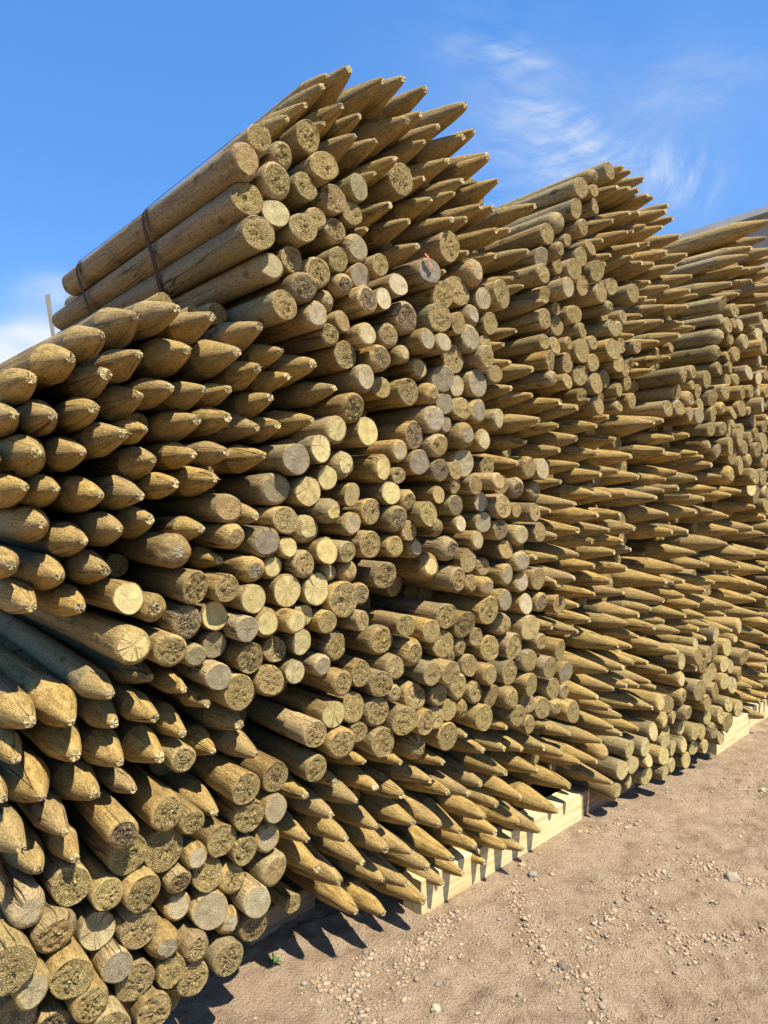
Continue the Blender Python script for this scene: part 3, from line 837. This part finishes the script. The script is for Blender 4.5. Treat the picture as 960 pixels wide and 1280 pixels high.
def mat_ground():
    m, nt, b = new_mat('dry_sandy_dirt'); k = N(nt)
    p = k.add('ShaderNodeNewGeometry').outputs['Position']
    a = k.noise(p, 0.0, 1.7, 4, .6); c2 = k.noise(p, 3.0, 9.0, 5, .65); g = k.noise(p, 1.0, 95.0, 4, .7); g2 = k.noise(p, 2.0, 420.0, 3, .7)
    c = k.ramp(c2, [(.3, (.255, .182, .114)), (.5, (.405, .298, .195)), (.7, (.49, .375, .255))])
    c = k.mix(k.ramp(a, [(.42, 0.0), (.65, .55)]), c, (.395, .28, .176))
    c = k.mix(k.ramp(g, [(.3, .5), (.46, 0.0)]), c, (.20, .135, .08))
    c = k.mix(k.ramp(g2, [(.6, 0.0), (.74, .5)]), c, (.56, .46, .34))
    c = k.mix(k.ramp(g2, [(.28, .65), (.42, 0.0)]), c, (.13, .085, .045))
    k.l(c, b.inputs['Base Color']); b.inputs['Roughness'].default_value = .95; b.inputs['Specular IOR Level'].default_value = .1
    h = k.math('ADD', k.math('MULTIPLY', g, 1.0), k.math('MULTIPLY', g2, .35))
    k.l(k.bump(h, 1.0, .024), b.inputs['Normal'])
    return m
link('ground', np_mesh('ground', v, fq, mat_ground()), kind='structure')

# gravel: thousands of small stones, one mesh
import bmesh
def ico(sub):
    bm = bmesh.new(); bmesh.ops.create_icosphere(bm, subdivisions=sub, radius=1.0)
    vv = np.array([x.co[:] for x in bm.verts]); ff = np.array([[q.index for q in f.verts] for f in bm.faces]); bm.free(); return vv, ff
def mat_stone():
    m, nt, b = new_mat('field_stone'); k = N(nt)
    p = k.add('ShaderNodeNewGeometry').outputs['Position']
    at = k.add('ShaderNodeAttribute', attribute_name='pc').outputs['Color']
    nz = k.noise(p, 0.0, 120.0, 4, .65)
    c = k.mix(k.ramp(nz, [(.3, .45), (.6, 0.0)]), at, k.mix(1.0, at, (.5, .46, .4), 'MULTIPLY'))
    k.l(c, b.inputs['Base Color']); b.inputs['Roughness'].default_value = .85
    k.l(k.bump(nz, .5, .002), b.inputs['Normal']); return m
M_STONE = mat_stone()
def stones(name, pts, sizes, seed, sub=1, tint=None):
    rg = np.random.default_rng(seed); vv, ff = ico(sub); V = []; Fc = []; col = []; o_ = 0
    for (x, y), s_ in zip(pts, sizes):
        sc3 = s_*np.array([rg.uniform(.8, 1.35), rg.uniform(.7, 1.05), rg.uniform(.45, .8)])
        w = vv*(1+rg.normal(0, .15, (len(vv), 1))); w = np.sign(w)*np.abs(w)**rg.uniform(.8, 1.1)*sc3
        th = rg.uniform(0, 6.28); t2 = rg.normal(0, .35)
        c, s2 = math.cos(th), math.sin(th)
        w = w @ np.array([[1, 0, 0], [0, math.cos(t2), -math.sin(t2)], [0, math.sin(t2), math.cos(t2)]]) @ np.array([[c, s2, 0], [-s2, c, 0], [0, 0, 1]])
        z = float(gheight(np.array([x]), np.array([y]))[0]) if len(pts) < 60 else 0
        V.append(w + np.array([x, y, z])); Fc.append(ff+o_); o_ += len(vv)
        g = rg.uniform(.65, 1.2); base = np.array(tint) if tint is not None else (np.array([.36, .265, .168]) if rg.random() < .8 else np.array([.32, .262, .19]))
        col.append(np.tile([*(base*g), 1], (len(vv), 1)))
    return np.concatenate(V), np.concatenate(Fc), np.concatenate(col)
rg = np.random.default_rng(77)
pts, sz = [], []
for t, dens in zip(TR, [560, 450, 480, 360, 200, 380, 120, 190, 190, 260]):
    seg = np.hypot(*np.diff(t, axis=0).T); cum = np.concatenate([[0], np.cumsum(seg)])
    for _ in range(dens):
        s_ = rg.uniform(0, cum[-1]); i = min(np.searchsorted(cum, s_, 'right')-1, len(seg)-1)
        q = t[i] + (t[i+1]-t[i])*(s_-cum[i])/seg[i] + rg.normal(0, .035, 2)*rg.choice([.5, .9, 2.0])
        pts.append(q); sz.append(min(.0125, .0032*np.exp(rg.normal(.3, .52))))
for _ in range(26000):
    q = np.array([rg.uniform(-.9, 3.6), rg.uniform(1.95, 6.2)])
    if fbm(q[:1], q[1:], 2.5, 31)[0] < rg.uniform(-.45, .25): continue
    pts.append(q); sz.append(min(.011, .0021*np.exp(rg.normal(.25, .55))))
pts = np.array(pts); sz = np.array(sz)
# no stones buried inside the bearers
dep = (pts - P0[:2]) @ NF[:2]; keep = dep > .0; pts, sz = pts[keep], sz[keep]
V, Fc, col = stones('gravel', pts, sz, 3)
zz = gheight(pts[:, 0], pts[:, 1]) + sz*.18
V[:, 2] += np.repeat(zz, len(V)//len(pts))
me = np_mesh('gravel', V, Fc, M_STONE)
a = me.attributes.new('pc', 'FLOAT_COLOR', 'POINT'); a.data.foreach_set('color', col.astype(np.float32).ravel())
link('gravel', me, 'loose pebbles and grit scattered over the dry dirt', 'gravel', kind='stuff')
for (px, py, s_, tint, lab) in [(666, 1094, .019, (.33, .30, .25), 'largest smooth grey stone lying by the pale bearer, right of its neighbours'), (652, 1082, .015, (.42, .31, .20), 'rounded tan stone between the pale bearer and the larger grey stone'),
                          (545, 1260, .016, (.43, .35, .25), 'flat pale stone alone near the lower picture edge'), (703, 1208, .017, (.20, .165, .13), 'dark stone amid the winding gravel trail'), (915, 1095, .030, (.42, .34, .25), 'broad pale slab-like stone in the dirt by the right edge'),
                          (953, 990, .020, (.43, .36, .27), 'small light stone far off at the right edge below the distant bearer')]:
    q = ground_pt(px, py)
    V, Fc, col = stones('stone', [q[:2]], [s_], int(px), 3, tint)
    V[:, 2] += s_*.25
    me = np_mesh('stone', V, Fc, M_STONE); a = me.attributes.new('pc', 'FLOAT_COLOR', 'POINT'); a.data.foreach_set('color', col.astype(np.float32).ravel())
    link('stone', me, lab, 'stone', 'larger stones on the dirt')

# weed: a few narrow leaves in the dirt by the lowest posts
q = ground_pt(343, 1205); v, f = [], []
rg = np.random.default_rng(8)
for i in range(11):
    a = rg.uniform(0, 6.28); L = rg.uniform(.02, .042); w_ = rg.uniform(.003, .0055); el = rg.uniform(.4, 1.2)
    dv = np.array([math.cos(a)*math.cos(el), math.sin(a)*math.cos(el), math.sin(el)]); sd = np.array([-math.sin(a), math.cos(a), 0])
    o_ = len(v); b0 = q + dv*.001 + np.array([0, 0, .006])
    for t, ww in ((0, .4), (.35, 1), (.7, .8), (1, .05)):
        c = b0 + dv*L*t - np.array([0, 0, .35*L*t*t]); v += [c-sd*w_*ww, c+sd*w_*ww]
        c2 = c + np.array([0, 0, .0006])
    for t in range(3): f.append((o_+2*t, o_+2*t+1, o_+2*t+3, o_+2*t+2))
link('weed', plain_mesh('weed', v, f, M_LEAF), 'tiny green weed sprouting from the dirt below the brown bearer', 'weed')

# thin weathered lath standing behind the left bundle
base = np.array([0, 0, 0.0]); r1, r2 = rays(67, 420), rays(59, 368)
tt = 4.15/r1[1]; p1 = CAM + r1*tt; p2 = CAM + r2*(4.15/r2[1])
dirv = (p2-p1)/np.linalg.norm(p2-p1); bot = p1 - dirv*(p1[2]/dirv[2])
L = np.linalg.norm(p2-bot); v, f = [], []
for i in range(13):
    z = L*i/12
    for (x, y) in ((-.012, -.006), (.012, -.006), (.012, .006), (-.012, .006)):
        v.append((x+rng.normal(0, .0012), y+rng.normal(0, .0008), z + (rng.normal(0, .004) if i == 12 else 0)))
for i in range(12):
    for j in range(4): f.append((i*4+j, i*4+(j+1) % 4, (i+1)*4+(j+1) % 4, (i+1)*4+j))
f += [(3, 2, 1, 0), (48, 49, 50, 51)]
lath = link('lath', plain_mesh('lath', v, f, M_STAKE), 'thin weathered grey lath standing upright behind the upper left pointed heap', 'lath')
xa = np.cross([0, 1, 0], dirv); xa /= np.linalg.norm(xa); ya = np.cross(dirv, xa)
lath.matrix_world = Matrix([[xa[r_], ya[r_], dirv[r_], bot[r_]] for r_ in range(3)] + [[0, 0, 0, 1]])

# a tall barn far behind the row; its grey roof slope shows over the third stack
def barn():
    root = link('barn', None, 'distant grey metal roofed barn showing over the far right post stack', 'barn')
    Yb, ev, rg_ = 16.0, (3.9, 6.66), (11.0, 8.97)
    root.location = (rg_[0], Yb, 0); hw = rg_[0]-ev[0]
    D = 14.0; h0, h1 = ev[1]-.25, rg_[1]-.25
    w = [(-hw, 0, 0), (hw, 0, 0), (hw, 0, h0), (0, 0, h1), (-hw, 0, h0)]
    v = w + [(x, D, z) for x, y, z in w]
    f = [(0, 1, 2, 3, 4), (9, 8, 7, 6, 5), (0, 4, 9, 5), (1, 6, 7, 2), (0, 5, 6, 1)]
    link('wall', plain_mesh('wall', v, f, M_CLAD), parent=root)
    th = .14; sl = (h1-h0)/hw
    prof = [(-hw-.5, h0-.5*sl), (0, h1), (hw+.5, h0-.5*sl)]
    v = []; ns = 30
    for y in (-.45, D+.45):
        for (x, z) in prof: v += [(x, y, z+.003), (x, y, z+th)]
    f = [(0, 1, 3, 2), (2, 3, 5, 4), (6, 8, 9, 7), (8, 10, 11, 9), (0, 2, 8, 6), (2, 4, 10, 8), (1, 7, 9, 3), (3, 9, 11, 5), (0, 6, 7, 1), (4, 5, 11, 10)]
    link('roof', plain_mesh('roof', v, f, M_ROOF), parent=root)
M_CLAD = mat_simple('barn_cladding', (.24, .25, .26), .6, 2.0, .2, .05); M_ROOF = mat_simple('weathered_grey_roofing', (.20, .215, .235), .55, 3.0, .25, .05)
barn()

# the torn red tag on one sawn end
if tagged:
    o_, R = tagged
    Fm = np.array(o_.matrix_world)[:3, :3]
    up = Fm.T @ np.array([0, 0, 1.0]); lf = Fm.T @ (-UU)
    up[2] = lf[2] = 0; up /= np.linalg.norm(up); lf /= np.linalg.norm(lf)
    v, f = [], []
    pth = [(.62*R, .95*R, .004), (.45*R, .72*R, .012), (.30*R, .42*R, .008), (.10*R, .16*R, .011), (-.02*R, -.02*R, .006)]
    for i, (a_, b_, z) in enumerate(pth):
        c = lf*a_ + up*b_ + np.array([0, 0, z]); wd = (lf*.55+up*-.8)*.0075*(1.0 if i < 4 else .5); wd2 = wd*.4+np.array([0, 0, .006])
        v += [c-wd, c+wd2, c+wd2-np.array([0, 0, .0012]), c-wd-np.array([0, 0, .0012])]
    for i in range(len(pth)-1):
        for e in range(4): f.append((i*4+e, i*4+(e+1) % 4, (i+1)*4+(e+1) % 4, (i+1)*4+e))
    f += [(3, 2, 1, 0), (16, 17, 18, 19)]
    link('red_tag', plain_mesh('red_tag', v, f, M_TAG), 'torn faded red tag', parent=o_)

# wire over the low left bundle and loose twine on the far points: laid on whatever lies under them
bpy.context.view_layer.update()
dg = bpy.context.evaluated_depsgraph_get()
def lay(pxs, lift):
    out = []
    for a, b in zip(pxs[:-1], pxs[1:]):
        for t in np.linspace(0, 1, 7)[:-1]:
            r = rays(a[0]+(b[0]-a[0])*t, a[1]+(b[1]-a[1])*t); r /= np.linalg.norm(r)
            ok, loc, nn, *_ = S.ray_cast(dg, Vector(CAM), Vector(r))
            if ok:
                p = np.array(loc) + np.array(nn)*lift
                if not out or np.linalg.norm(p-out[-1]) < .25: out.append(p)
    return out
w1 = lay([(-6, 818), (20, 815), (45, 806), (65, 803), (92, 800)], .003)
if len(w1) > 3: link('wire', plain_mesh('wire', *tube(w1, .0028), M_STRAP, True), 'thin dark wire laid across the topmost posts of the low left bundle', 'wire')
tw = lay([(860, 690), (872, 686), (890, 684), (905, 688)], .002) 
tw2 = lay([(915, 690), (930, 686), (945, 690), (958, 697)], .002)
tw3 = lay([(925, 680), (938, 690), (950, 702)], .002)
for q, lab in ((tw, 'loose strand of tan twine over the far points, leftmost strand'), (tw2, 'loose strand of tan twine over the far points, nearest the right edge'), (tw3, 'loose tan strand slanting down across the far points')):
    if len(q) > 4:
        q = np.array(q); q = np.concatenate([q[:1], (q[:-2]+q[1:-1]+q[2:])/3, q[-1:]]) + nrm*.01
        link('twine', plain_mesh('twine', *tube(q, .0016), M_STRING, True), lab, 'twine', 'loose twine on the far points')

# ------------------------------------------------------------------ daylight
EL = R_(60.0); TRAV = np.array([-.715, .70]); TRAV /= np.linalg.norm(TRAV)
sd = bpy.data.lights.new('sun', 'SUN'); so = bpy.data.objects.new('sun', sd); C.objects.link(so)
sd.energy = 5.0; sd.angle = R_(.53); sd.color = (1.0, .92, .79)
dv = Vector((TRAV[0]*math.cos(EL), TRAV[1]*math.cos(EL), -math.sin(EL)))
so.rotation_euler = dv.to_track_quat('-Z', 'Y').to_euler(); so.location = (0, -3, 12)
Wd = bpy.data.worlds.new('World'); S.world = Wd; Wd.use_nodes = True
nt = Wd.node_tree; nt.nodes.clear(); k = N(nt)
out = k.add('ShaderNodeOutputWorld'); bg = k.add('ShaderNodeBackground'); k.l(bg.outputs[0], out.inputs[0])
sky = k.add('ShaderNodeTexSky', sky_type='NISHITA'); sky.sun_disc = False
sky.sun_elevation = EL; sky.sun_rotation = math.atan2(-TRAV[0], -TRAV[1]); sky.altitude = 200; sky.air_density = 1.0; sky.dust_density = .35; sky.ozone_density = 2.2
tc = k.add('ShaderNodeTexCoord').outputs['Generated']
hs_ = k.add('ShaderNodeHueSaturation'); k.l(sky.outputs[0], hs_.inputs['Color']); hs_.inputs['Saturation'].default_value = SKY_SAT; hs_.inputs['Value'].default_value = SKY_VAL; hs_.inputs['Hue'].default_value = SKY_HUE
dn = k.add('ShaderNodeVectorMath', operation='NORMALIZE'); k.l(tc, dn.inputs[0]); D = dn.outputs[0]
def dot(vec):
    n_ = k.add('ShaderNodeVectorMath', operation='DOT_PRODUCT'); k.l(D, n_.inputs[0]); n_.inputs[1].default_value = tuple(float(x) for x in vec); return n_.outputs['Value']
def wisps(ang, along, across, w, det=6):
    # streaks: cloud noise drawn out along one heading in the sky
    c, s = math.cos(ang), math.sin(ang); fx = dot((c, 0, s)); fz = dot((-s, 0, c)); fy = dot((0, 1, 0))
    warp = k.noise(D, w, 5.0, 3, .5)
    cb = k.add('ShaderNodeCombineXYZ'); k.l(k.math('MULTIPLY', fx, along), cb.inputs[0]); k.l(k.math('MULTIPLY_ADD', k.math('SUBTRACT', warp, .5), across*.06, k.math('MULTIPLY', fz, across)), cb.inputs[1]); k.l(k.math('MULTIPLY', fy, 3.0), cb.inputs[2])
    return k.noise(cb.outputs[0], w, 1.0, det, .62, False)
total = None
for (px, py, sx, sy, ang, dens, kind) in CLOUDS:
    c = rays(px, py); c /= np.linalg.norm(c); t1 = np.cross(c, [0, 0, 1]); t1 /= np.linalg.norm(t1); t2 = np.cross(t1, c)
    ca, sa = math.cos(ang), math.sin(ang); ta, tb = t1*ca+t2*sa, -t1*sa+t2*ca
    a = k.math('DIVIDE', dot(ta), sx/F); b = k.math('DIVIDE', dot(tb), sy/F)
    g = k.math('EXPONENT', k.math('MULTIPLY', k.math('ADD', k.math('MULTIPLY', a, a), k.math('MULTIPLY', b, b)), -1.0))
    g = k.math('MULTIPLY', g, k.math('GREATER_THAN', dot(c), 0.0))
    if kind == 's':
        nz = k.ramp(wisps(ang, 7.0, 36.0, px*.01), [(.42, 0.0), (.74, 1.0)]); nz2 = k.ramp(wisps(ang+.45, 16.0, 95.0, px*.02), [(.32, .15), (.7, 1.0)])
        f = k.math('MULTIPLY', k.math('MULTIPLY', g, k.math('MULTIPLY', nz, nz2)), dens)
    else:
        nz = k.ramp(k.noise(D, px*.01+2, 9.0, 6, .6), [(.30, .15), (.62, 1.0)])
        f = k.math('MULTIPLY', k.math('MULTIPLY', k.math('MULTIPLY', g, 1.6, clamp=True), nz), dens)
    total = f if total is None else k.math('ADD', total, f)
total = k.math('MINIMUM', total, .92)
colr = k.mix(total, k.mix(.55, hs_.outputs[0], SKY_BLUE), CLOUD_COL)
k.l(colr, bg.inputs['Color']); bg.inputs['Strength'].default_value = SKY_STR

S.render.engine = 'CYCLES'
S.cycles.use_denoising = True; S.cycles.use_adaptive_sampling = True; S.cycles.adaptive_threshold = .02
S.cycles.max_bounces = 3; S.cycles.diffuse_bounces = 2; S.cycles.glossy_bounces = 1
S.view_settings.view_transform = 'Standard'; S.view_settings.look = 'None'; S.view_settings.gamma = 1; S.view_settings.exposure = EXPO
S.view_settings.use_curve_mapping = False
